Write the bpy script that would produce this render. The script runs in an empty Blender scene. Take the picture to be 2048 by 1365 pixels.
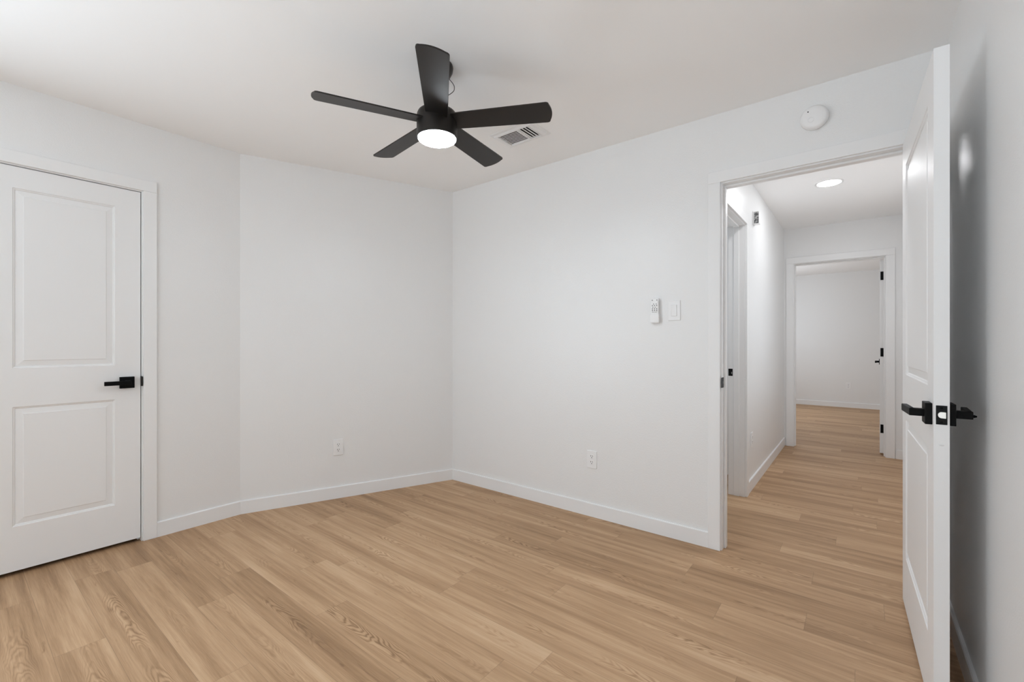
import bpy, bmesh, math, random
from mathutils import Vector, Matrix

random.seed(7)
S = bpy.context.scene
COL = S.collection

# ------------------------------------------------------------------ camera, world, big lights, exposure
CAM_H = 1.154
YAW = math.radians(38.035)
cam_d = bpy.data.cameras.new('camera')
cam_d.sensor_width = 36.0
cam_d.lens = 36.0 * 891.0 / 2048.0
cam_d.shift_y = 4.5 / 2048.0
cam_d.clip_start = 0.02
cam = bpy.data.objects.new('camera', cam_d)
COL.objects.link(cam)
cam.location = (0, 0, CAM_H)
cam.rotation_euler = (math.pi / 2, 0, YAW)
S.camera = cam

S.view_settings.view_transform = 'Standard'
S.view_settings.look = 'None'
S.view_settings.exposure = -0.03
S.view_settings.gamma = 1.0
S.view_settings.use_curve_mapping = False
S.cycles.max_bounces = 14
S.cycles.diffuse_bounces = 10
S.cycles.glossy_bounces = 5
S.cycles.sample_clamp_indirect = 8.0
S.cycles.use_denoising = True

world = bpy.data.worlds.new('daylight')
S.world = world
world.use_nodes = True
bg = world.node_tree.nodes['Background']
bg.inputs['Color'].default_value = (0.86, 0.93, 1.0, 1)
bg.inputs['Strength'].default_value = 1.0


def area_light(name, loc, direction, w, h, watts, color=(0.77, 0.893, 1.0)):
    """area lamp for the daylight of a window, or for an added fill"""
    d = bpy.data.lights.new(name, 'AREA')
    d.shape = 'RECTANGLE'
    d.size, d.size_y = w, h
    d.energy = watts
    d.color = color
    o = bpy.data.objects.new(name, d)
    COL.objects.link(o)
    o.location = loc
    o.rotation_euler = Vector(direction).to_track_quat('-Z', 'Z').to_euler()
    return o


# added fill lamps outside two windows brighten the ceiling; sky lamps shine straight in
area_light('ceiling_fill_left', (-5.6, -0.95, 0.02), (0.02, 0, 1), 4.0, 3.6, 640)
area_light('ceiling_fill_behind', (-0.9, -3.9, 0.02), (0, 0.02, 1), 4.2, 3.6, 310)
area_light('sky_window_left', (-3.36, -0.95, 1.20), (1, 0, 0), 0.76, 1.05, 46)
area_light('sky_window_behind', (-0.78, -1.96, 1.15), (0, 1, 0), 1.7, 1.7, 3)
area_light('daylight_far_room', (-1.86, 8.3, 1.42), (1, 0, 0.05), 1.5, 1.25, 37, (0.86, 0.93, 1.0))
area_light('hall_fill', (0.535, 4.25, 1.42), (-1, 0, 0.6), 1.3, 1.25, 6.5, (0.87, 0.935, 1.0))  # fill lamp at an invented window, lifts the hallway
area_light('side_room_fill', (-1.93, 3.5, 1.48), (1, 0, 0), 0.9, 1.1, 5)  # fill lamp added to light the side doorway's inner jamb

FAN_GLOW = 92.0
HALL_GLOW = 88.0

# ------------------------------------------------------------------ materials
def mat(name, color, rough=0.5, metallic=0.0, bump=None, spec=0.5, emit=None):
    m = bpy.data.materials.new(name)
    m.use_nodes = True
    nt = m.node_tree
    b = nt.nodes['Principled BSDF']
    b.inputs['Base Color'].default_value = (*color, 1)
    b.inputs['Roughness'].default_value = rough
    b.inputs['Metallic'].default_value = metallic
    b.inputs['Specular IOR Level'].default_value = spec
    if emit:
        b.inputs['Emission Color'].default_value = (*emit[0], 1)
        b.inputs['Emission Strength'].default_value = emit[1]
    if bump:
        scale, strength, dist = bump
        tc = nt.nodes.new('ShaderNodeTexCoord')
        n = nt.nodes.new('ShaderNodeTexNoise')
        n.inputs['Scale'].default_value = scale
        n.inputs['Detail'].default_value = 3
        n.inputs['Roughness'].default_value = 0.55
        bp = nt.nodes.new('ShaderNodeBump')
        bp.inputs['Strength'].default_value = strength
        bp.inputs['Distance'].default_value = dist
        nt.links.new(tc.outputs['Object'], n.inputs['Vector'])
        nt.links.new(n.outputs['Fac'], bp.inputs['Height'])
        nt.links.new(bp.outputs['Normal'], b.inputs['Normal'])
    return m


M_WALL = mat('wall_paint', (0.81, 0.81, 0.806), 0.33, bump=(190, 0.32, 0.003))
M_CEIL = mat('ceiling_paint', (0.925, 0.925, 0.922), 0.8, bump=(120, 0.10, 0.002))
M_TRIM = mat('trim_enamel', (0.828, 0.828, 0.826), 0.32)
M_DOOR = mat('door_enamel', (0.818, 0.818, 0.816), 0.44, bump=(400, 0.04, 0.001))
M_BLACK = mat('matte_black_metal', (0.003, 0.003, 0.003), 0.5, spec=0.12)
M_PLATE = mat('black_plate', (0.003, 0.003, 0.003), 0.4, spec=0.2)
M_FAN = mat('fan_dark_bronze', (0.009, 0.0075, 0.0065), 0.40, spec=0.35)
M_BLADE = mat('blade_dark', (0.008, 0.0072, 0.0066), 0.39, spec=0.43)
for _m in (M_FAN, M_BLADE):
    _m.node_tree.nodes['Principled BSDF'].inputs['Specular Tint'].default_value = (1.0, 0.90, 0.84, 1)
M_STEEL = mat('brushed_steel', (0.75, 0.74, 0.70), 0.3, 1.0)
M_PLASTIC = mat('white_plastic', (0.84, 0.84, 0.84), 0.35)
M_PLASTIC2 = mat('grey_white_plastic', (0.72, 0.72, 0.72), 0.4)
M_HOLE = mat('dark_slot', (0.03, 0.03, 0.03), 0.8)
M_PRINT = mat('grey_print', (0.28, 0.28, 0.28), 0.6)
M_CAVITY = mat('duct_dark', (0.012, 0.011, 0.011), 0.9)
M_DIFF = mat('fan_light_diffuser', (0.9, 0.9, 0.9), 0.4, emit=((0.83, 0.92, 1.0), FAN_GLOW))
M_DIFF2 = mat('hall_light_diffuser', (0.9, 0.9, 0.9), 0.4, emit=((0.96, 0.97, 1.0), HALL_GLOW))
M_WIRE = mat('dark_wire', (0.03, 0.028, 0.025), 0.5)


def speckle_mat():
    m = mat('sensor_speckled_side', (0.3, 0.3, 0.3), 0.5)
    nt = m.node_tree
    b = nt.nodes['Principled BSDF']
    tc = nt.nodes.new('ShaderNodeTexCoord')
    n = nt.nodes.new('ShaderNodeTexNoise')
    n.inputs['Scale'].default_value = 60
    r = nt.nodes.new('ShaderNodeValToRGB')
    r.color_ramp.elements[0].position = 0.42
    r.color_ramp.elements[0].color = (0.06, 0.06, 0.06, 1)
    r.color_ramp.elements[1].position = 0.6
    r.color_ramp.elements[1].color = (0.45, 0.45, 0.45, 1)
    nt.links.new(tc.outputs['Object'], n.inputs['Vector'])
    nt.links.new(n.outputs['Fac'], r.inputs['Fac'])
    nt.links.new(r.outputs['Color'], b.inputs['Base Color'])
    return m


M_SPECK = speckle_mat()

PLANK_W, PLANK_L, PLANK_O = 0.1445, 1.22, 0.106


def wood_mat():
    m = bpy.data.materials.new('oak_vinyl_plank')
    m.use_nodes = True
    nt = m.node_tree
    L = nt.links.new
    b = nt.nodes['Principled BSDF']

    def node(t, **kw):
        n = nt.nodes.new(t)
        for k, v in kw.items():
            setattr(n, k, v)
        return n

    def math_(op, a, c=None, d=None):
        n = node('ShaderNodeMath', operation=op)
        for i, v in enumerate((a, c, d)):
            if v is None:
                continue
            if isinstance(v, (int, float)):
                n.inputs[i].default_value = v
            else:
                L(v, n.inputs[i])
        return n.outputs[0]

    uv = node('ShaderNodeUVMap', uv_map='plank_uv')
    at = node('ShaderNodeAttribute', attribute_name='plank')
    sx = node('ShaderNodeSeparateXYZ')
    L(uv.outputs['UV'], sx.inputs[0])
    u, v = sx.outputs[0], sx.outputs[1]
    sc = node('ShaderNodeSeparateColor')
    L(at.outputs['Color'], sc.inputs[0])
    tone, off, cath = sc.outputs[0], sc.outputs[1], sc.outputs[2]
    offs = math_('MULTIPLY', off, 57.0)

    def noise(su, sv, detail=3.0, rough=0.55, dist=0.0, extra=0.0):
        c = node('ShaderNodeCombineXYZ')
        L(math_('MULTIPLY', u, su), c.inputs[0])
        L(math_('MULTIPLY', v, sv), c.inputs[1])
        L(math_('ADD', offs, extra), c.inputs[2])
        n = node('ShaderNodeTexNoise')
        n.inputs['Scale'].default_value = 1.0
        n.inputs['Detail'].default_value = detail
        n.inputs['Roughness'].default_value = rough
        n.inputs['Distortion'].default_value = dist
        L(c.outputs[0], n.inputs['Vector'])
        return n.outputs['Fac']

    broad = noise(0.9, 13.0, 2.0, 0.5)
    mid = noise(2.2, 55.0, 4.0, 0.6, 0.3, 3.1)
    fibre = noise(9.0, 420.0, 2.0, 0.6, 0.0, 7.7)
    # cathedral figure: nested chevrons along a wandering heart line
    wob = noise(1.3, 0.0, 1.0, 0.5, 0.0, 15.0)
    heart = math_('ADD', PLANK_W / 2, math_('MULTIPLY', math_('SUBTRACT', wob, 0.5), 0.09))
    dv = math_('SUBTRACT', v, heart)
    dv2 = math_('MULTIPLY', dv, dv)
    warp = noise(4.2, 19.0, 2.5, 0.5, 0.15, 11.3)
    phase = math_('ADD', math_('MULTIPLY', u, 85.0), math_('MULTIPLY', dv2, 21000.0))
    phase = math_('ADD', phase, math_('MULTIPLY', warp, 50.0))
    rings = math_('POWER', math_('MULTIPLY_ADD', math_('SINE', phase), 0.5, 0.5), 1.8)
    band = node('ShaderNodeClamp')
    L(math_('SUBTRACT', 1.35, math_('MULTIPLY', math_('ABSOLUTE', dv), 25.0)), band.inputs[0])
    patch = node('ShaderNodeMapRange')
    patch.inputs['From Min'].default_value = 0.44
    patch.inputs['From Max'].default_value = 0.58
    L(noise(2.4, 0.0, 1.0, 0.5, 0.0, 21.0), patch.inputs['Value'])
    ringamt = math_('MULTIPLY', math_('MULTIPLY', band.outputs[0], patch.outputs['Result']), cath)
    # small knots / dark flecks
    fleck = node('ShaderNodeMapRange')
    fleck.inputs['From Min'].default_value = 0.70
    fleck.inputs['From Max'].default_value = 0.80
    L(noise(7.0, 42.0, 2.0, 0.5, 0.4, 33.0), fleck.inputs['Value'])

    t = math_('MULTIPLY_ADD', math_('SUBTRACT', broad, 0.5), 0.85, 0.47)
    t = math_('ADD', t, math_('MULTIPLY', math_('SUBTRACT', mid, 0.5), 0.75))
    t = math_('ADD', t, math_('MULTIPLY', math_('SUBTRACT', fibre, 0.5), 0.42))
    t = math_('ADD', t, math_('MULTIPLY', math_('SUBTRACT', tone, 0.5), 0.26))
    t = math_('SUBTRACT', t, math_('MULTIPLY', math_('MULTIPLY', math_('SUBTRACT', rings, 0.35), ringamt), 0.50))
    t = math_('SUBTRACT', t, math_('MULTIPLY', fleck.outputs['Result'], 0.28))
    ramp = node('ShaderNodeValToRGB')
    e = ramp.color_ramp.elements
    e[0].position, e[0].color = 0.0, (0.233, 0.131, 0.064, 1)
    e[1].position, e[1].color = 1.0, (0.651, 0.455, 0.288, 1)
    q = ramp.color_ramp.elements.new(0.34)
    q.color = (0.390, 0.237, 0.127, 1)
    q = ramp.color_ramp.elements.new(0.62)
    q.color = (0.516, 0.332, 0.191, 1)
    L(t, ramp.inputs['Fac'])
    # joints
    ev = math_('MINIMUM', v, math_('SUBTRACT', PLANK_W, v))
    eu = math_('MINIMUM', u, math_('SUBTRACT', PLANK_L, u))
    edge = math_('MINIMUM', ev, eu)
    j = node('ShaderNodeMapRange')
    j.inputs['From Min'].default_value = 0.0003
    j.inputs['From Max'].default_value = 0.0013
    j.inputs['To Min'].default_value = 0.70
    j.inputs['To Max'].default_value = 1.0
    L(edge, j.inputs['Value'])
    mx = node('ShaderNodeMix', data_type='RGBA', blend_type='MULTIPLY')
    mx.inputs[0].default_value = 1.0
    L(ramp.outputs['Color'], mx.inputs[6])
    cc = node('ShaderNodeCombineColor')
    for i in range(3):
        L(j.outputs['Result'], cc.inputs[i])
    L(cc.outputs[0], mx.inputs[7])
    L(mx.outputs[2], b.inputs['Base Color'])
    b.inputs['Roughness'].default_value = 0.5
    b.inputs['Specular IOR Level'].default_value = 0.35
    bp = node('ShaderNodeBump')
    bp.inputs['Strength'].default_value = 0.12
    bp.inputs['Distance'].default_value = 0.002
    L(t, bp.inputs['Height'])
    L(bp.outputs['Normal'], b.inputs['Normal'])
    return m


M_WOOD = wood_mat()


# ------------------------------------------------------------------ helpers
class MB:
    def __init__(self):
        self.bm = bmesh.new()

    def box(self, x0, x1, y0, y1, z0, z1, bevel=0.0, seg=2, mtx=None):
        r = bmesh.ops.create_cube(self.bm, size=1.0)
        vs = r['verts']
        m = Matrix.Translation(((x0 + x1) / 2, (y0 + y1) / 2, (z0 + z1) / 2)) @ Matrix.Diagonal((abs(x1 - x0), abs(y1 - y0), abs(z1 - z0), 1))
        bmesh.ops.transform(self.bm, matrix=m, verts=vs)
        if bevel:
            es = list({e for v in vs for e in v.link_edges})
            r2 = bmesh.ops.bevel(self.bm, geom=es, offset=bevel, segments=seg, profile=0.5, affect='EDGES')
            vs = list({v for f in r2['faces'] for v in f.verts} | {v for v in vs if v.is_valid})
        if mtx is not None:
            bmesh.ops.transform(self.bm, matrix=mtx, verts=[v for v in vs if v.is_valid])
        return self

    def prism(self, pts, z0, z1):
        """vertical prism over a plan polygon"""
        lo = [self.bm.verts.new((x, y, z0)) for x, y in pts]
        hi = [self.bm.verts.new((x, y, z1)) for x, y in pts]
        n = len(pts)
        self.bm.faces.new(lo[::-1])
        self.bm.faces.new(hi)
        for i in range(n):
            self.bm.faces.new((lo[i], lo[(i + 1) % n], hi[(i + 1) % n], hi[i]))
        return self

    def lathe(self, profile, n=48, mtx=None):
        """profile of (radius, z) about the z axis; ends on the axis are closed"""
        rings = []
        for r, z in profile:
            if r < 1e-6:
                rings.append([self.bm.verts.new((0, 0, z))])
            else:
                rings.append([self.bm.verts.new((r * math.cos(2 * math.pi * k / n), r * math.sin(2 * math.pi * k / n), z)) for k in range(n)])
        for a, b in zip(rings, rings[1:]):
            for k in range(n):
                k2 = (k + 1) % n
                if len(a) == 1 and len(b) == 1:
                    continue
                if len(a) == 1:
                    self.bm.faces.new((a[0], b[k2], b[k]))
                elif len(b) == 1:
                    self.bm.faces.new((a[k], a[k2], b[0]))
                else:
                    self.bm.faces.new((a[k], a[k2], b[k2], b[k]))
        if mtx is not None:
            bmesh.ops.transform(self.bm, matrix=mtx, verts=[v for r in rings for v in r])
        return self

    def build(self, name, material, parent=None, smooth=None, loc=None, rot=None):
        bmesh.ops.recalc_face_normals(self.bm, faces=self.bm.faces[:])
        me = bpy.data.meshes.new(name)
        self.bm.to_mesh(me)
        self.bm.free()
        me.materials.append(material)
        o = bpy.data.objects.new(name, me)
        COL.objects.link(o)
        if parent is not None:
            o.parent = parent
        if loc is not None:
            o.location = loc
        if rot is not None:
            o.rotation_euler = rot
        if smooth:
            for p in me.polygons:
                p.use_smooth = True
            me.set_sharp_from_angle(angle=math.radians(smooth))
        return o


def tag(o, label=None, cat=None, group=None, kind=None):
    if label:
        o['label'] = label
    if cat:
        o['category'] = cat
    if group:
        o['group'] = group
    if kind:
        o['kind'] = kind
    return o


def empty(name, loc=(0, 0, 0), rot=(0, 0, 0), parent=None):
    o = bpy.data.objects.new(name, None)
    COL.objects.link(o)
    o.empty_display_size = 0.05
    o.location = loc
    o.rotation_euler = rot
    if parent is not None:
        o.parent = parent
    return o


def structure(o, label, cat):
    return tag(o, label, cat, kind='structure')


# ------------------------------------------------------------------ plan
CZ = 2.436                       # ceiling
XL = -3.303                      # wall with the closet door
YD = 2.670                       # wall with the bedroom doorway
WT = 0.115                       # wall thickness
YD2 = YD + WT
XS = 0.293                       # wall beside the open door
YB = -1.9                        # wall behind the camera
A0 = Vector((-3.291, 1.237))     # foot of the angled wall's baseboard
A1 = Vector((-2.717, 2.663))
AD = (A1 - A0).normalized()
AN = Vector((AD.y, -AD.x))       # into the room
BT = 0.012                       # baseboard thickness
BH = 0.089
XH = -0.683                      # hallway's left wall
XHR = 0.47                       # hallway's right wall
YF = 5.870                       # hallway's end wall
YF2 = YF + WT
YR = 10.015                      # far room's end wall


def on_angled(x=None, y=None, off=0.0):
    """point on the angled wall's face (off = distance into the room) at a given x or y"""
    p = A0 + AN * (off - BT)
    t = (x - p.x) / AD.x if x is not None else (y - p.y) / AD.y
    return p + AD * t


# ------------------------------------------------------------------ floor: planks with their own figure
SEAMS = [(-1.813, 1.03), (-2.126, 1.32), (-2.28, .77), (-1.023, 1.23), (-.18, 2.19), (-.185, 2.61), (-2.33, .334),
         (-2.93, .215), (-2.955, .607), (-1.556, 1.64), (-1.235, 1.927), (-3.058, 1.33), (-2.488, 1.667), (-2.472, .922),
         (-1.115, 2.618), (-1.107, 2.2)]


def make_floor():
    x0, x1, y0, y1 = -3.5, 2.0, YB - 0.15, YR + 0.15
    bm = bmesh.new()
    uvl = bm.loops.layers.uv.new('plank_uv')
    cl = bm.loops.layers.float_color.new('plank')
    known = {}
    for sx, sy in SEAMS:
        known.setdefault(math.floor((sy - PLANK_O) / PLANK_W), sx)
    rnd = random.Random(41)
    k0, k1 = math.floor((y0 - PLANK_O) / PLANK_W), math.floor((y1 - PLANK_O) / PLANK_W)
    prev = 0.0
    for k in range(k0, k1 + 1):
        ya, yb = PLANK_O + k * PLANK_W, PLANK_O + (k + 1) * PLANK_W
        r = rnd.random()
        ph = known[k] if k in known else prev + 0.38 + 0.42 * r
        prev = ph
        start = ph - PLANK_L * math.ceil((ph - x0) / PLANK_L)
        x = start
        while x < x1:
            f = bm.faces.new([bm.verts.new((a, b, 0)) for a, b in ((x, ya), (x + PLANK_L, ya), (x + PLANK_L, yb), (x, yb))])
            c = (rnd.random(), rnd.random(), 0.25 + 0.75 * rnd.random(), 1)
            flip = rnd.random() < 0.5
            for l, (u, v) in zip(f.loops, ((0, 0), (PLANK_L, 0), (PLANK_L, PLANK_W), (0, PLANK_W))):
                l[uvl].uv = (PLANK_L - u, PLANK_W - v) if flip else (u, v)
                l[cl] = c
            x += PLANK_L
    me = bpy.data.meshes.new('floor')
    bm.to_mesh(me)
    bm.free()
    me.materials.append(M_WOOD)
    o = bpy.data.objects.new('floor', me)
    COL.objects.link(o)
    return structure(o, 'light oak plank floor running through the bedroom, hallway and far room', 'floor')


make_floor()
structure(MB().box(-3.5, 2.0, YB - 0.15, YR + 0.15, -0.12, -0.004).build('floor_base', M_CAVITY), 'subfloor under the planks', 'floor')
structure(MB().box(-3.5, 2.0, YB - 0.15, YR + 0.15, CZ, CZ + 0.12).build('ceiling', M_CEIL), 'flat white ceiling over the bedroom and hallway', 'ceiling')

# ------------------------------------------------------------------ walls
kink = on_angled(x=XL)
cornr = on_angled(y=YD)
C1 = (0.101, 0.711)              # closet door, from / to in y
D_L, D_R, D_T = -0.607, 0.213, 2.042   # bedroom doorway: jamb faces and head
JT = 0.02

w = MB()
w.box(XL - WT, XL, YB - WT, -1.35, 0, CZ)
w.box(XL - WT, XL, -1.35, -0.55, 0, 0.65)
w.box(XL - WT, XL, -1.35, -0.55, 1.75, CZ)
w.box(XL - WT, XL, -0.55, C1[0] - 0.003 - JT, 0, CZ)
w.box(XL - WT, XL, C1[0] - 0.003 - JT, C1[1] + 0.004 + JT, 2.058, CZ)
w.box(XL - WT, XL, C1[1] + 0.004 + JT, kink.y, 0, CZ)
structure(w.build('wall_left', M_WALL), 'white wall with the closet door', 'wall')

o1 = kink - AN * WT
o2 = cornr + AD * 0.1
o3 = o2 - AN * WT
structure(MB().prism([(kink.x, kink.y), (o2.x, o2.y), (o3.x, o3.y), (o1.x, o1.y)], 0, CZ).build('wall_back', M_WALL),
          'white wall set at an angle between the closet wall and the doorway wall', 'wall')

w = MB()
w.box(cornr.x - 0.12, D_L - JT, YD, YD2, 0, CZ)
w.box(D_L - JT, D_R + JT, YD, YD2, D_T + JT, CZ)
w.box(D_R + JT, XHR + WT, YD, YD2, 0, CZ)
structure(w.build('wall_right', M_WALL), 'white wall with the open bedroom doorway', 'wall')
structure(MB().box(XS, XS + WT, YB - WT, YD, 0, CZ).build('wall_side', M_WALL), 'white wall beside the open door', 'wall')
w = MB()
w.box(XL, -1.68, YB - WT, YB, 0, CZ)
w.box(0.12, XS, YB - WT, YB, 0, CZ)
w.box(-1.68, 0.12, YB - WT, YB, 0, 0.2)
w.box(-1.68, 0.12, YB - WT, YB, 2.06, CZ)
structure(w.build('wall_behind', M_WALL), 'white wall with the wide window', 'wall')

# closet behind the closet door
w = MB()
w.box(XL - 0.75, XL - 0.70, -0.15, 0.95, 0, CZ)
w.box(XL - 0.70, XL - WT, -0.15, -0.10, 0, CZ)
w.box(XL - 0.70, XL - WT, 0.90, 0.95, 0, CZ)
w.box(XL - 0.75, XL - 0.19, -0.15, 0.95, CZ, CZ + 0.05)
w.box(XL - 0.75, XL - 0.197, -0.15, 0.95, -0.06, -0.001)
structure(w.build('wall_closet', M_WALL), 'inside of the closet', 'wall')

# hallway
S_Y0, S_Y1 = 2.95, 3.705         # side doorway in the hallway's left wall
w = MB()
w.box(XH - WT, XH, YD2, S_Y0 - JT, 0, CZ)
w.box(XH - WT, XH, S_Y0 - JT, S_Y1 + JT, D_T + JT, CZ)
w.box(XH - WT, XH, S_Y1 + JT, YF, 0, CZ)
structure(w.build('wall_hall_left', M_WALL), 'white left wall of the hallway', 'wall')
w = MB()
w.box(XHR, XHR + WT, YD2, 3.55, 0, CZ)
w.box(XHR, XHR + WT, 4.95, YF, 0, CZ)
w.box(XHR, XHR + WT, 3.55, 4.95, 0, 0.78)
w.box(XHR, XHR + WT, 3.55, 4.95, 2.06, CZ)
structure(w.build('wall_hall_right', M_WALL), 'white right wall of the hallway', 'wall')
F_L, F_R, F_T = -0.584, 0.197, 2.035
w = MB()
w.box(-1.9, F_L - JT, YF, YF2, 0, CZ)
w.box(F_L - JT, F_R + JT, YF, YF2, F_T + JT, CZ)
w.box(F_R + JT, 1.9, YF, YF2, 0, CZ)
structure(w.build('wall_hall_end', M_WALL), 'white end wall of the hallway with a doorway', 'wall')
# room beside the hallway
w = MB()
w.box(-1.95, -1.90, YD2, 3.0, 0, CZ)
w.box(-1.95, -1.90, 4.0, 4.3, 0, CZ)
w.box(-1.95, -1.90, 3.0, 4.0, 0, 0.9)
w.box(-1.95, -1.90, 3.0, 4.0, 2.06, CZ)
w.box(-1.90, XH - WT, 4.25, 4.3, 0, CZ)
structure(w.build('wall_side_room', M_WALL), 'walls of the side room off the hallway', 'wall')
# far room
w = MB()
w.box(-1.9, -1.8, YF2, 7.5, 0, CZ)
w.box(-1.9, -1.8, 9.1, YR, 0, CZ)
w.box(-1.9, -1.8, 7.5, 9.1, 0, 0.78)
w.box(-1.9, -1.8, 7.5, 9.1, 2.06, CZ)
structure(w.build('wall_far_left', M_WALL), 'left wall of the far room', 'wall')
structure(MB().box(1.8, 1.9, YF2, YR, 0, CZ).build('wall_far_right', M_WALL), 'right wall of the far room', 'wall')
structure(MB().box(-1.9, 1.9, YR, YR + 0.1, 0, CZ).build('wall_far_end', M_WALL), 'white end wall of the far room', 'wall')


# windows, behind the camera and in the far room; hall and side-room ones are added
def window(name, axis, pos, a0, a1, z0, z1, label):
    """a plain two-light window frame filling an opening in a wall"""
    m = MB()
    t = 0.05
    am = (a0 + a1) / 2
    zm = (z0 + z1) / 2

    def bx(p, q, r, s, d0=0.0, d1=0.05):
        if axis == 'x':
            m.box(pos + d0, pos + d1, p, q, r, s)
        else:
            m.box(p, q, pos + d0, pos + d1, r, s)
    bx(a0, a0 + t, z0, z1)
    bx(a1 - t, a1, z0, z1)
    bx(a0 + t, a1 - t, z0, z0 + t)
    bx(a0 + t, a1 - t, z1 - t, z1)
    bx(am - 0.02, am + 0.02, z0 + t, z1 - t)
    return structure(m.build(name, M_TRIM), label, 'window')


window('window_1', 'x', XL - WT + 0.005, -1.35, -0.55, 0.65, 1.75, 'white window beside the closet door')
window('window_2', 'y', YB - WT + 0.005, -1.68, 0.12, 0.2, 2.06, 'wide white window facing the doorway wall')
window('window_3', 'x', -1.895, 7.5, 9.1, 0.78, 2.06, 'white window of the far room')
window('added_window_4', 'x', XHR + WT - 0.055, 3.55, 4.95, 0.78, 2.06, 'added white window that brightens the hallway, out of view')  # invented opening that lets the hallway fill lamp in
window('added_window_5', 'x', -1.945, 3.0, 4.0, 0.9, 2.06, 'added white window that brightens the side room, out of view')  # invented opening for the side room's fill lamp


# ------------------------------------------------------------------ baseboards
def baseboard(m, p, q, n, h=BH, t=BT, ease=0.004):
    """board from p to q on a wall whose inward normal is n, with an eased top edge"""
    p, q, n = Vector(p), Vector(q), Vector(n)
    prof = [(0, 0), (t, 0), (t, h - ease), (t - ease * 0.8, h), (0, h)]
    a = [m.bm.verts.new((p.x + n.x * d, p.y + n.y * d, z)) for d, z in prof]
    b = [m.bm.verts.new((q.x + n.x * d, q.y + n.y * d, z)) for d, z in prof]
    k = len(prof)
    for i in range(k):
        m.bm.faces.new((a[i], a[(i + 1) % k], b[(i + 1) % k], b[i]))
    m.bm.faces.new(a)
    m.bm.faces.new(b[::-1])
    return m


CW = 0.064                       # casing width
k_in = on_angled(x=XL + BT, off=BT)
c_in = on_angled(y=YD - BT, off=BT)
m = MB()
baseboard(m, (XL, C1[1] + 0.010 + CW), (XL, kink.y + 0.002), (1, 0))
structure(m.build('baseboard_left', M_TRIM), 'white baseboard right of the closet door', 'baseboard')
m = MB()
baseboard(m, (XL, YB), (XL, C1[0] - 0.008 - CW), (1, 0))
structure(m.build('baseboard_near', M_TRIM), 'white baseboard left of the closet door', 'baseboard')
m = MB()
baseboard(m, on_angled(x=XL), on_angled(y=YD), AN)
structure(m.build('baseboard_back', M_TRIM), 'white baseboard along the angled wall', 'baseboard')
m = MB()
baseboard(m, (cornr.x, YD), (D_L - 0.006 - CW, YD), (0, -1))
structure(m.build('baseboard_right', M_TRIM), 'white baseboard along the doorway wall', 'baseboard')
m = MB()
baseboard(m, (XS, YB), (XS, YD), (-1, 0), t=0.013)
structure(m.build('baseboard_side', M_TRIM), 'white baseboard behind the open door', 'baseboard')
m = MB()
baseboard(m, (XL, YB), (XS, YB), (0, 1))
structure(m.build('baseboard_behind', M_TRIM), 'white baseboard under the wide window', 'baseboard')
m = MB()
baseboard(m, (XH, S_Y1 + 0.006 + CW), (XH, YF), (1, 0))
structure(m.build('baseboard_hall', M_TRIM), 'white baseboard of the hallway left wall', 'baseboard')
m = MB()
baseboard(m, (F_R + 0.006 + CW + 0.01, YF), (XHR, YF), (0, -1))
structure(m.build('baseboard_hall_end', M_TRIM), 'short white baseboard right of the far doorway', 'baseboard')
m = MB()
baseboard(m, (-1.8, YR), (1.8, YR), (0, -1))
structure(m.build('baseboard_far', M_TRIM), 'white baseboard across the end of the far room', 'baseboard')


# ------------------------------------------------------------------ door frames (casing, jambs, stop)
def frame_y(m, xl, xr, top, yf, yb, stop_y, cw=CW, ct=0.016, front=True, back=True, rw=None):
    """frame in a wall that faces -y: front casing at yf, back casing at yb"""
    rv = 0.006
    rwf = cw if rw is None else rw
    m.box(xl - JT, xl, yf, yb, 0, top + JT)
    m.box(xr, xr + JT, yf, yb, 0, top + JT)
    m.box(xl, xr, yf, yb, top, top + JT)
    s0, s1 = stop_y
    m.box(xl, xl + 0.011, s0, s1, 0, top - 0.011, 0.002, 1)
    m.box(xr - 0.011, xr, s0, s1, 0, top - 0.011, 0.002, 1)
    m.box(xl, xr, s0, s1, top - 0.011, top, 0.002, 1)
    for on, ya, yb_ in ((front, yf - ct, yf), (back, yb, yb + ct)):
        if not on:
            continue
        m.box(xl - rv - cw, xl - rv, ya, yb_, 0, top + rv, 0.0025, 2)
        m.box(xr + rv, xr + rv + rwf, ya, yb_, 0, top + rv, 0.0025, 2)
        m.box(xl - rv - cw, xr + rv + rwf, ya, yb_, top + rv, top + rv + cw, 0.0025, 2)
    return m


def frame_x(m, ya, yb, top, xf, xb, stop_x, cw=CW, ct=0.016, sign=1, back=True):
    """frame in a wall that faces +x: front casing at xf (> xb)"""
    rv = 0.006
    m.box(xb, xf, ya - JT, ya, 0, top + JT)
    m.box(xb, xf, yb, yb + JT, 0, top + JT)
    m.box(xb, xf, ya, yb, top, top + JT)
    s0, s1 = stop_x
    m.box(s0, s1, ya, ya + 0.011, 0, top - 0.011, 0.002, 1)
    m.box(s0, s1, yb - 0.011, yb, 0, top - 0.011, 0.002, 1)
    m.box(s0, s1, ya, yb, top - 0.011, top, 0.002, 1)
    m.box(xf, xf + ct, ya - rv - cw, ya - rv, 0, top + rv, 0.0025, 2)
    m.box(xf, xf + ct, yb + rv, yb + rv + cw, 0, top + rv, 0.0025, 2)
    m.box(xf, xf + ct, ya - rv - cw, yb + rv + cw, top + rv, top + rv + cw, 0.0025, 2)
    return m


def strike(name, parent, box, hole, label):
    p = MB().box(*box, 0.0015, 2).build(name, M_PLATE, parent)
    tag(p, label)
    MB().box(*hole, 0.0004, 1).build('latch_hole', M_PRINT, p)
    return p


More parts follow.
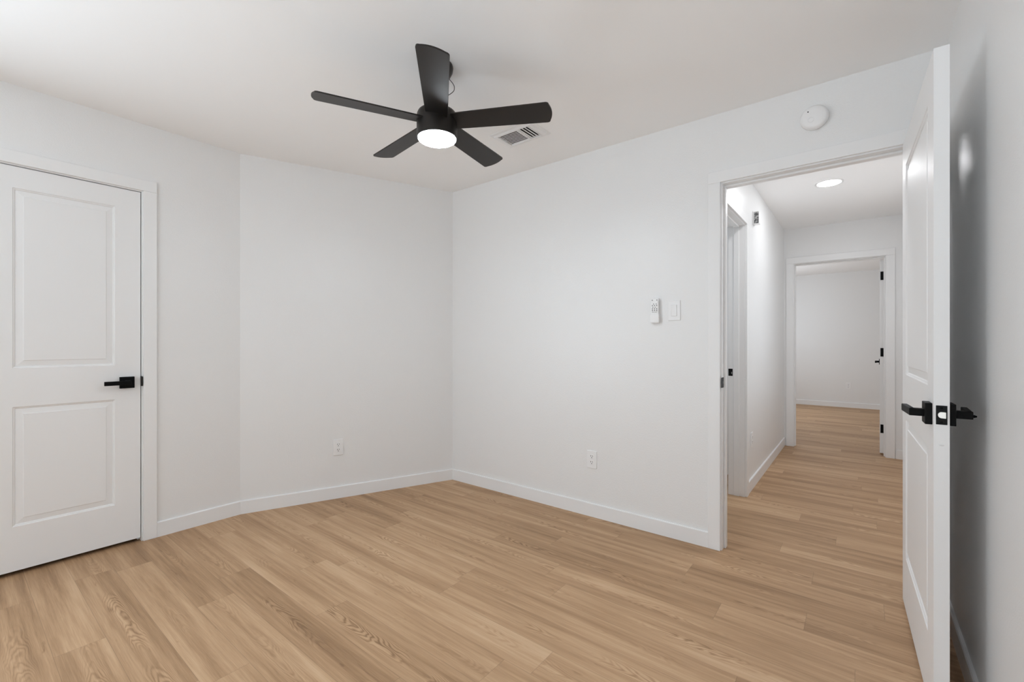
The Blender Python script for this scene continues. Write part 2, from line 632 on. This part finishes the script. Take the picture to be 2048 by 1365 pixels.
m = frame_x(MB(), C1[0] - 0.003, C1[1] + 0.004, 2.037, XL, XL - WT, (XL - 0.078, XL - 0.040))
t1 = structure(m.build('trim_1', M_TRIM), 'white casing around the closed closet door', 'door frame')
strike('strike_plate', t1, (XL - 0.034, XL + 0.0185, C1[1] + 0.0015, C1[1] + 0.0058, 0.905, 0.962),
       (XL - 0.028, XL - 0.010, C1[1] + 0.0005, C1[1] + 0.002, 0.925, 0.942), 'black strike plate lip')
m = frame_y(MB(), D_L, D_R, D_T, YD, YD2, (YD + 0.042, YD + 0.078), rw=0.058)
t2 = structure(m.build('trim_2', M_TRIM), 'white casing around the open bedroom doorway', 'door frame')
strike('strike_plate', t2, (D_L - 0.0008, D_L + 0.0018, YD - 0.012, YD + 0.036, 0.906, 0.963),
       (D_L + 0.001, D_L + 0.0022, YD + 0.014, YD + 0.022, 0.928, 0.942), 'black strike plate on the jamb')
m = frame_x(MB(), S_Y0, S_Y1, D_T, XH, XH - WT, (XH - 0.075, XH - 0.038))
t3 = structure(m.build('trim_3', M_TRIM), 'white casing of the side doorway in the hallway', 'door frame')
strike('strike_plate', t3, (XH - 0.113, XH - 0.083, S_Y1 - 0.0018, S_Y1 + 0.0008, 0.905, 0.960),
       (XH - 0.092, XH - 0.087, S_Y1 - 0.0022, S_Y1 - 0.001, 0.920, 0.936), 'black strike plate facing the bedroom')
m = frame_y(MB(), F_L, F_R, F_T, YF, YF2, (YF + 0.035, YF + 0.072), cw=0.070)
t4 = structure(m.build('trim_4', M_TRIM), 'white casing around the doorway at the end of the hallway', 'door frame')


# ------------------------------------------------------------------ doors
def door_slab(width, height, t=0.035, stile=0.112, rails=((0.22, 0.815), (1.008, 1.905))):
    """moulded two-panel slab: x 0..t, y 0..width, z 0..height, panels pressed into both faces"""
    bm = bmesh.new()
    ys = [0, stile, width - stile, width]
    zs = [0, rails[0][0], rails[0][1], rails[1][0], rails[1][1], height]
    rings = [(0.0, 0.0), (0.003, 0.0035), (0.007, 0.0045), (0.010, 0.0085), (0.036, 0.0048), (0.0385, 0.0022)]

    def quad(pts):
        bm.faces.new([bm.verts.new(p) for p in pts])

    for x, sg in ((0.0, 1), (t, -1)):
        for i in range(3):
            for j in range(5):
                a, b, c, d = ys[i], ys[i + 1], zs[j], zs[j + 1]
                if i == 1 and j in (1, 3):
                    prev = None
                    for ins, dep in rings:
                        loop = [(x + sg * dep, a + ins, c + ins), (x + sg * dep, b - ins, c + ins), (x + sg * dep, b - ins, d - ins), (x + sg * dep, a + ins, d - ins)]
                        if prev:
                            for k in range(4):
                                quad((prev[k], prev[(k + 1) % 4], loop[(k + 1) % 4], loop[k]))
                        prev = loop
                    quad(prev)
                else:
                    quad(((x, a, c), (x, b, c), (x, b, d), (x, a, d)))
    for i in range(3):
        a, b = ys[i], ys[i + 1]
        quad(((0, a, 0), (t, a, 0), (t, b, 0), (0, b, 0)))
        quad(((0, a, height), (t, a, height), (t, b, height), (0, b, height)))
    for j in range(5):
        c, d = zs[j], zs[j + 1]
        quad(((0, 0, c), (t, 0, c), (t, 0, d), (0, 0, d)))
        quad(((0, width, c), (t, width, c), (t, width, d), (0, width, d)))
    bmesh.ops.remove_doubles(bm, verts=bm.verts[:], dist=1e-5)
    m = MB()
    m.bm.free()
    m.bm = bm
    return m


def handle(parent, x, sg, y, z, lever_len=0.105, slant=0.0, reach=0.051):
    """square rose with a flat lever pointing to the hinge side; sg = outward direction along x"""
    h = empty('door_handle', (x, y, z), parent=parent)
    tag(h, 'black lever handle on a square rose')

    def b(m, x0, x1, *r, **k):
        a, c = sorted((sg * x0, sg * x1))
        return m.box(a, c, *r, **k)
    b(MB(), 0.0, 0.017, -0.0325, 0.0325, -0.0325, 0.0325, bevel=0.0015).build('rose', M_BLACK, h)
    m = MB()
    b(m, 0.015, reach, -0.012, 0.012, -0.0115, 0.0115, bevel=0.002)
    mt = Matrix.Translation((sg * 0.050, 0, 0)) @ Matrix.Rotation(sg * slant, 4, 'Z') @ Matrix.Translation((-sg * 0.050, 0, 0))
    b(m, reach - 0.014, reach + 0.001, -lever_len, 0.012, -0.0115, 0.0115, bevel=0.002, mtx=mt)
    m.build('lever', M_BLACK, h)
    return h


# closet door, closed
d1 = empty('door_1', (XL - 0.003 - 0.035, C1[0], 0.022))
structure(d1, 'closed white two-panel closet door with black lever', 'door')
wd1 = C1[1] - C1[0]
door_slab(wd1, 2.011).build('slab', M_DOOR, d1)
handle(d1, 0.035, 1, wd1 - 0.062, 0.908, 0.103)

# bedroom door, standing open against the side wall
d2 = empty('door_2', (0.184, 2.652, 0.012), (0, 0, math.radians(181.68)))
structure(d2, 'open white two-panel bedroom door seen nearly edge-on', 'door')
wd2 = 0.817
door_slab(wd2, 2.028).build('slab', M_DOOR, d2)
handle(d2, 0.035, 1, wd2 - 0.052, 0.927, 0.118, 0.06)
hb = handle(d2, 0.0, -1, wd2 - 0.052, 0.927, 0.118, 0.06, 0.056)
MB().lathe([(0, 0.010), (0.0022, 0.0095), (0.0045, 0.004), (0.0045, -0.002), (0, -0.002)], 16,
           Matrix.Translation((-0.056, 0, -0.003)) @ Matrix.Rotation(-math.pi / 2, 4, 'Y')).build('lock_pin', M_BLACK, hb)
lp = MB().box(0.005, 0.030, wd2 - 0.0008, wd2 + 0.0016, 0.899, 0.956, 0.001, 2).build('latch_plate', M_PLATE, d2)
tag(lp, 'black latch plate on the door edge')
bolt = MB()
N = 14
pts = [(0.0095, 0.919), (0.0185, 0.919)]
for k in range(N + 1):
    an = -math.pi / 2 + math.pi * k / N
    pts.append((0.0185 + 0.0075 * math.cos(an), 0.928 + 0.009 * math.sin(an)))
pts.append((0.0095, 0.937))
lo = [bolt.bm.verts.new((px, wd2 + 0.001, pz)) for px, pz in pts]
hi = [bolt.bm.verts.new((px, wd2 + 0.0115 - max(0.0, (px - 0.0095)) * 0.45, pz)) for px, pz in pts]
bolt.bm.faces.new(lo)
bolt.bm.faces.new(hi[::-1])
for k in range(len(pts)):
    bolt.bm.faces.new((lo[k], lo[(k + 1) % len(pts)], hi[(k + 1) % len(pts)], hi[k]))
tag(bolt.build('latch_bolt', M_STEEL, lp), 'steel latch bolt')
for zz in (0.914 - 0.008, 0.949):
    MB().lathe([(0, 0.0014), (0.0032, 0.001), (0.0036, 0)], 16, Matrix.Translation((0.0175, wd2 + 0.0014, zz)) @ Matrix.Rotation(-math.pi / 2, 4, 'X')).build('screw', M_BLACK, lp)
MB().lathe([(0, 0.0016), (0.004, 0.0012), (0.0055, 0)], 14, Matrix.Translation((0.0175, wd2 - 0.0002, 0.838)) @ Matrix.Rotation(-math.pi / 2, 4, 'X') @ Matrix.Diagonal((1.1, 0.55, 1, 1))).build('plug', M_PLASTIC2, d2)
for zz in (0.25, 1.05, 1.84):
    hg = MB().box(0.003, 0.034, -0.0022, -0.0002, zz - 0.045, zz + 0.045)
    hg.lathe([(0, -0.045), (0.0055, -0.045), (0.0055, 0.045), (0, 0.045)], 14, Matrix.Translation((-0.003, -0.001, zz)))
    hg.build('hinge', M_BLACK, d2)

# far room's door, open into that room
d3 = empty('door_3', (0.157, 6.003, 0.014), (0, 0, math.radians(-2.4)))
structure(d3, 'white door with black hinges seen edge-on at the end of the hallway', 'door')
wd3 = 0.762
door_slab(wd3, 2.012).build('slab', M_DOOR, d3)
handle(d3, 0.0, -1, wd3 - 0.06, 0.926, 0.105)
handle(d3, 0.035, 1, wd3 - 0.06, 0.926, 0.105)
for zz in (0.253, 1.046, 1.84):
    hg = MB().box(0.006, 0.037, -0.0030, -0.0004, zz - 0.044, zz + 0.044, 0.001, 1)
    hg.lathe([(0, -0.044), (0.0055, -0.044), (0.0055, 0.044), (0, 0.044)], 14, Matrix.Translation((0.0385, -0.003, zz)))
    tag(hg.build('hinge', M_BLACK, d3), 'black butt hinge')


# ------------------------------------------------------------------ ceiling fan
FX, FY = -1.540, 1.407
fan = empty('ceiling_fan', (FX, FY, CZ))
tag(fan, 'dark bronze five-blade ceiling fan with a lit round light, under the bedroom ceiling', 'ceiling fan')
B = -CZ                                          # local z of the floor
MB().lathe([(0, 0), (0.072, 0), (0.074, -0.008), (0.072, -0.024), (0.060, -0.048), (0.038, -0.064), (0.018, -0.070), (0, -0.070)]).build('canopy', M_FAN, fan, 40)
MB().lathe([(0, -0.066), (0.0125, -0.066), (0.0125, -0.205), (0.022, -0.207), (0.024, -0.222), (0, -0.222)], 28).build('downrod', M_FAN, fan, 40)
ZT, ZBt = 2.228 + B, 2.098 + B                   # housing top and bottom
MB().lathe([(0, ZT), (0.050, ZT), (0.074, ZT - 0.004), (0.086, ZT - 0.012), (0.0915, ZT - 0.024), (0.0925, ZT - 0.040), (0.0925, ZBt + 0.004),
            (0.0915, ZBt), (0.0875, ZBt), (0.0875, ZBt + 0.003), (0, ZBt + 0.003)], 64).build('motor_housing', M_FAN, fan, 35)
tag(MB().lathe([(0, ZBt - 0.0115), (0.045, ZBt - 0.011), (0.070, ZBt - 0.0095), (0.080, ZBt - 0.0075), (0.0855, ZBt - 0.004), (0.0868, ZBt + 0.003), (0, ZBt + 0.003)], 64).build('light_diffuser', M_DIFF, fan, 60),
    'glowing white round diffuser')


def blade_bm():
    m = MB()
    r0, r1 = 0.070, 0.531
    c0, c1 = 0.0495, 0.0605
    out = [(r0, -c0), (r0 + 0.06, -c0 - 0.002)]
    # outer end: gently bowed with rounded corners
    L = 9
    rc = 0.014
    hw = c1
    for k in range(5):
        a = -math.pi / 2 + (math.pi / 2) * k / 4
        out.append((r1 - 0.010 - rc + rc * math.cos(a), -hw + rc + rc * math.sin(a)))
    for k in range(1, L):
        yy = -hw + rc + (2 * hw - 2 * rc) * k / L
        out.append((r1 - 0.010 + 0.010 * (1 - (yy / (hw - rc)) ** 2), yy))
    for k in range(5):
        a = (math.pi / 2) * k / 4
        out.append((r1 - 0.010 - rc + rc * math.cos(a), hw - rc + rc * math.sin(a)))
    out += [(r0 + 0.06, c0 + 0.002), (r0, c0)]
    m.prism(out, -0.003, 0.003)
    return m


blade0 = None
for k in range(5):
    ang = math.radians(-10.2 + 72 * k) + YAW
    rot = (Matrix.Rotation(ang, 4, 'Z') @ Matrix.Rotation(math.radians(-12), 4, 'X')).to_euler()
    if blade0 is None:
        blade0 = blade_bm().build('blade', M_BLADE, fan, 30)
        b = blade0
    else:
        b = blade0.copy()
        COL.objects.link(b)
        b.parent = fan
    b.location = (0, 0, 2.174 + B)
    b.rotation_euler = rot


def tube(name, pts, radius, material, parent, n=10, per=8):
    """a round wire swept through the points"""
    P = [Vector(p) for p in pts]
    line = []
    for i in range(len(P) - 1):
        p0, p1, p2, p3 = P[max(i - 1, 0)], P[i], P[i + 1], P[min(i + 2, len(P) - 1)]
        for k in range(per):
            t = k / per
            line.append(0.5 * (2 * p1 + (p2 - p0) * t + (2 * p0 - 5 * p1 + 4 * p2 - p3) * t * t + (3 * p1 - p0 - 3 * p2 + p3) * t ** 3))
    line.append(P[-1])
    m = MB()
    rings = []
    for i, p in enumerate(line):
        d = (line[min(i + 1, len(line) - 1)] - line[max(i - 1, 0)]).normalized()
        u = d.orthogonal().normalized() if i == 0 else (u - d * u.dot(d)).normalized()
        v = d.cross(u)
        rings.append([m.bm.verts.new(p + (u * math.cos(2 * math.pi * k / n) + v * math.sin(2 * math.pi * k / n)) * radius) for k in range(n)])
    for a, b in zip(rings, rings[1:]):
        for k in range(n):
            m.bm.faces.new((a[k], a[(k + 1) % n], b[(k + 1) % n], b[k]))
    m.bm.faces.new(rings[0][::-1])
    m.bm.faces.new(rings[-1])
    return m.build(name, material, parent, 40)


R_ = Vector((math.cos(YAW), math.sin(YAW), 0))
tube('wire', [R_ * 0.050 + Vector((0, 0, -0.055)), R_ * 0.073 + Vector((0, 0, -0.082)), R_ * 0.080 + Vector((0, 0, -0.102)), R_ * 0.072 + Vector((0, 0, -0.122)),
              R_ * 0.030 + Vector((0, 0, -0.150)), R_ * 0.012 + Vector((0, 0, -0.160))], 0.0016, M_WIRE, fan)

# ------------------------------------------------------------------ ceiling air vent
VX0, VX1, VY0, VY1 = -1.803, -1.489, 2.076, 2.287
vent = empty('air_vent', ((VX0 + VX1) / 2, (VY0 + VY1) / 2, CZ))
tag(vent, 'white rectangular air register with louvres over a dark backing in the ceiling behind the fan', 'air vent')
hx, hy = (VX1 - VX0) / 2, (VY1 - VY0) / 2
m = MB()
ring = [(hx, hy, 0.0), (hx, hy, -0.003), (hx - 0.018, hy - 0.018, -0.006), (hx - 0.024, hy - 0.024, -0.013), (hx - 0.040, hy - 0.034, -0.013), (hx - 0.042, hy - 0.036, -0.001)]
loops = [[m.bm.verts.new((sx * a, sy * b, c)) for sx, sy in ((-1, -1), (1, -1), (1, 1), (-1, 1))] for a, b, c in ring]
for la, lb in zip(loops, loops[1:]):
    for i in range(4):
        m.bm.faces.new((la[i], la[(i + 1) % 4], lb[(i + 1) % 4], lb[i]))
m.build('frame', M_PLASTIC, vent)
ix, iy = hx - 0.041, hy - 0.035
MB().box(-ix, ix, -iy, iy, -0.0015, -0.0005).build('duct_shade', M_CAVITY, vent)  # near-black sheet painted as the shade inside the duct; no hole cut
split = ix - 0.085
MB().box(split - 0.0045, split + 0.0045, -iy, iy, -0.013, -0.001).build('divider', M_PLASTIC, vent)
nsl = 9
for k in range(nsl):
    y = -iy + (k + 0.5) * 2 * iy / nsl
    a = math.radians(16)
    sl = MB().box(-ix, split - 0.0045, -0.0062, 0.0062, -0.0005, 0.0005)
    sl.build('louvre', M_PLASTIC, vent, loc=(0, y, -0.0078), rot=(a, 0, 0))
for k in range(4):
    x = split + 0.012 + k * 0.0205
    MB().box(-0.0075, 0.0075, -iy, iy, -0.0005, 0.0005).build('louvre', M_PLASTIC, vent, loc=(x, 0, -0.0075), rot=(0, math.radians(18), 0))

# ------------------------------------------------------------------ recessed hallway light
def recessed(loc, label):
    hl = empty('recessed_light', loc)
    tag(hl, label, 'ceiling light')
    MB().lathe([(0.080, -0.0035), (0.090, -0.004), (0.096, -0.001), (0.096, 0), (0.080, 0)], 48).build('trim_ring', M_PLASTIC, hl, 40)
    MB().lathe([(0, -0.0042), (0.060, -0.0040), (0.080, -0.0030), (0.080, 0.0), (0, 0.0)], 48).build('lens', M_DIFF2, hl, 40)


recessed((-0.198, 4.365, CZ), 'round recessed light glowing in the hallway ceiling')
recessed((-0.198, 3.12, CZ), 'added unseen recessed light just behind the head of the bedroom doorway')  # second fixture added out of view to brighten the hallway

# ------------------------------------------------------------------ smoke detector over the doorway
sd = empty('smoke_detector', (-0.180, YD, 2.270), (math.pi / 2, 0, 0))
tag(sd, 'round white smoke detector on the wall above the bedroom doorway', 'smoke detector')
MB().lathe([(0, 0), (0.056, 0), (0.056, 0.007), (0.054, 0.008), (0, 0.008)]).build('base', M_PLASTIC, sd, 40)
MB().lathe([(0, 0.008), (0.058, 0.008), (0.060, 0.012), (0.059, 0.020), (0.054, 0.030), (0.046, 0.035), (0.030, 0.0375), (0, 0.038)], 64).build('cover', M_PLASTIC, sd, 40)
MB().lathe([(0.0115, 0.0374), (0.0115, 0.0386), (0.0125, 0.0386), (0.0125, 0.0374)], 32, Matrix.Translation((-0.012, -0.016, 0))).build('test_button', M_PLASTIC2, sd, 40)
MB().lathe([(0, 0.0365), (0.003, 0.0365), (0.003, 0.0352), (0, 0.0352)], 16, Matrix.Translation((-0.024, 0.026, 0.001))).build('indicator', M_HOLE, sd)


# ------------------------------------------------------------------ outlets and switch (local: x right, z up, y = 0 on the wall, -y into the room)
def slots(parent, zc):
    r = MB()
    n = 24
    pts = []
    for k in range(n):
        a = 2 * math.pi * k / n
        pts.append((0.0172 * math.cos(a), max(-0.0140, min(0.0140, 0.0172 * math.sin(a)))))
    lo = [r.bm.verts.new((x, -0.0045, zc + z)) for x, z in pts]
    hi = [r.bm.verts.new((x, -0.0068, zc + z)) for x, z in pts]
    r.bm.faces.new(lo)
    r.bm.faces.new(hi[::-1])
    for k in range(n):
        r.bm.faces.new((lo[k], lo[(k + 1) % n], hi[(k + 1) % n], hi[k]))
    rec = r.build('receptacle', M_PLASTIC, parent)
    s = MB()
    s.box(-0.0078, -0.0048, -0.0072, -0.0060, zc + 0.0000, zc + 0.0085)
    s.box(0.0050, 0.0078, -0.0072, -0.0060, zc + 0.0008, zc + 0.0080)
    s.lathe([(0, 0.0072), (0.0029, 0.0072), (0.0029, 0.006), (0, 0.006)], 14, Matrix.Translation((0, 0, zc - 0.0075)) @ Matrix.Rotation(math.pi / 2, 4, 'X'))
    s.build('slots', M_HOLE, rec)


def outlet(name, loc, rz, label, detail=True):
    o = empty(name, loc, (0, 0, rz))
    tag(o, label, 'power outlet', 'duplex wall outlets')
    MB().box(-0.036, 0.036, -0.0055, 0.0, -0.0585, 0.0585, 0.0022, 2).build('cover_plate', M_PLASTIC, o)
    slots(o, 0.0195)
    slots(o, -0.0195)
    return o


# centre of the outlet on the angled wall
ray = Vector(((676.5 - 1024) / 891, 1.0))
rd = Vector((ray.x * math.cos(YAW) - math.sin(YAW), ray.x * math.sin(YAW) + math.cos(YAW)))
p0 = on_angled(x=XL)
den = rd.dot(AN)
tt = p0.dot(AN) / den
oc = rd * tt
outlet('power_outlet', (oc.x, oc.y, CAM_H - (895 - 687) / 891 * tt), math.atan2(AD.y, AD.x), 'white duplex outlet low on the angled wall')
outlet('power_outlet', (-1.410, YD, 0.379), 0, 'white duplex outlet low on the doorway wall below the remote')
outlet('power_outlet', (-0.170, YR, 0.388), 0, 'small white outlet on the end wall of the far room')
outlet('power_outlet', (XH, 3.966, 0.386), -math.pi / 2 + math.pi, 'white outlet seen edge-on low on the hallway wall')

sw = empty('light_switch', (-0.868, YD, 1.348))
tag(sw, 'white rocker light switch on the wall beside the bedroom doorway', 'light switch')
MB().box(-0.036, 0.036, -0.0060, 0.0, -0.0590, 0.0590, 0.0022, 2).build('cover_plate', M_PLASTIC, sw)
MB().box(-0.0172, 0.0172, -0.0072, -0.005, -0.034, 0.034, 0.0008, 1).build('rocker_frame', M_PLASTIC2, sw)
MB().box(-0.0155, 0.0155, -0.0098, -0.0055, -0.032, 0.032, 0.001, 2, mtx=Matrix.Translation((0, -0.0070, 0)) @ Matrix.Rotation(math.radians(3.2), 4, 'X') @ Matrix.Translation((0, 0.0070, 0))).build('rocker', M_PLASTIC, sw)

# ------------------------------------------------------------------ fan remote in its wall holder
rh = empty('remote_holder', (-0.978, YD, 1.278))
tag(rh, 'white plastic wall holder gripping the fan remote, left of the light switch', 'holder')
MB().box(-0.0235, 0.0235, -0.006, 0, 0.0, 0.075, 0.001, 1).build('back_plate', M_PLASTIC, rh)
MB().box(-0.0265, 0.0265, -0.0285, -0.0255, 0.004, 0.052, 0.001, 1).build('front_lip', M_PLASTIC, rh)
for sx in (-1, 1):
    MB().box(min(sx * 0.0240, sx * 0.0265), max(sx * 0.0240, sx * 0.0265), -0.0256, -0.004, 0.004, 0.052).build('side_cheek', M_PLASTIC, rh)
MB().box(-0.0265, 0.0265, -0.0285, -0.004, 0.0, 0.0042).build('bottom', M_PLASTIC, rh)
rc = empty('remote_control', (-0.978, YD - 0.0155, 1.2826))
tag(rc, 'white fan remote with small grey buttons, standing in the wall holder', 'remote control')
MB().box(-0.0232, 0.0232, -0.0095, 0.0085, 0.0, 0.142, 0.003, 3).build('body', M_PLASTIC, rc, 40)
rows = [(0.131, (-0.014, 0.014), 0.0036), (0.108, (-0.006, 0.010), 0.0030), (0.099, (-0.013, 0.0, 0.013), 0.0034), (0.0885, (-0.010, 0.004), 0.003),
        (0.079, (-0.013, 0.0, 0.013), 0.0036), (0.069, (-0.013, 0.0, 0.013), 0.0038), (0.059, (-0.013, -0.004, 0.005, 0.013), 0.0024)]
for z, xs, r in rows:
    for x in xs:
        MB().lathe([(0, 0.0016), (r * 0.8, 0.0016), (r, 0.001), (r, -0.001), (0, -0.001)], 14,
                   Matrix.Translation((x, -0.0095, z)) @ Matrix.Rotation(math.pi / 2, 4, 'X')).build('button', M_PRINT, rc)

# ------------------------------------------------------------------ small sensor on the hallway wall
ws = empty('wall_sensor', (XH, 4.015, 2.162))
tag(ws, 'small white sensor box with a speckled dark side, high on the hallway wall', 'sensor')
MB().box(0.0, 0.006, -0.004, 0.060, -0.054, 0.054, 0.002, 2).build('mounting_plate', M_PLASTIC, ws)
MB().box(0.006, 0.046, 0.0, 0.056, -0.050, 0.050, 0.004, 3).build('body', M_PLASTIC, ws)
tag(MB().box(0.010, 0.042, -0.0008, 0.002, -0.046, 0.046, 0.0004, 1).build('side_grille', M_SPECK, ws), 'dark speckled side')
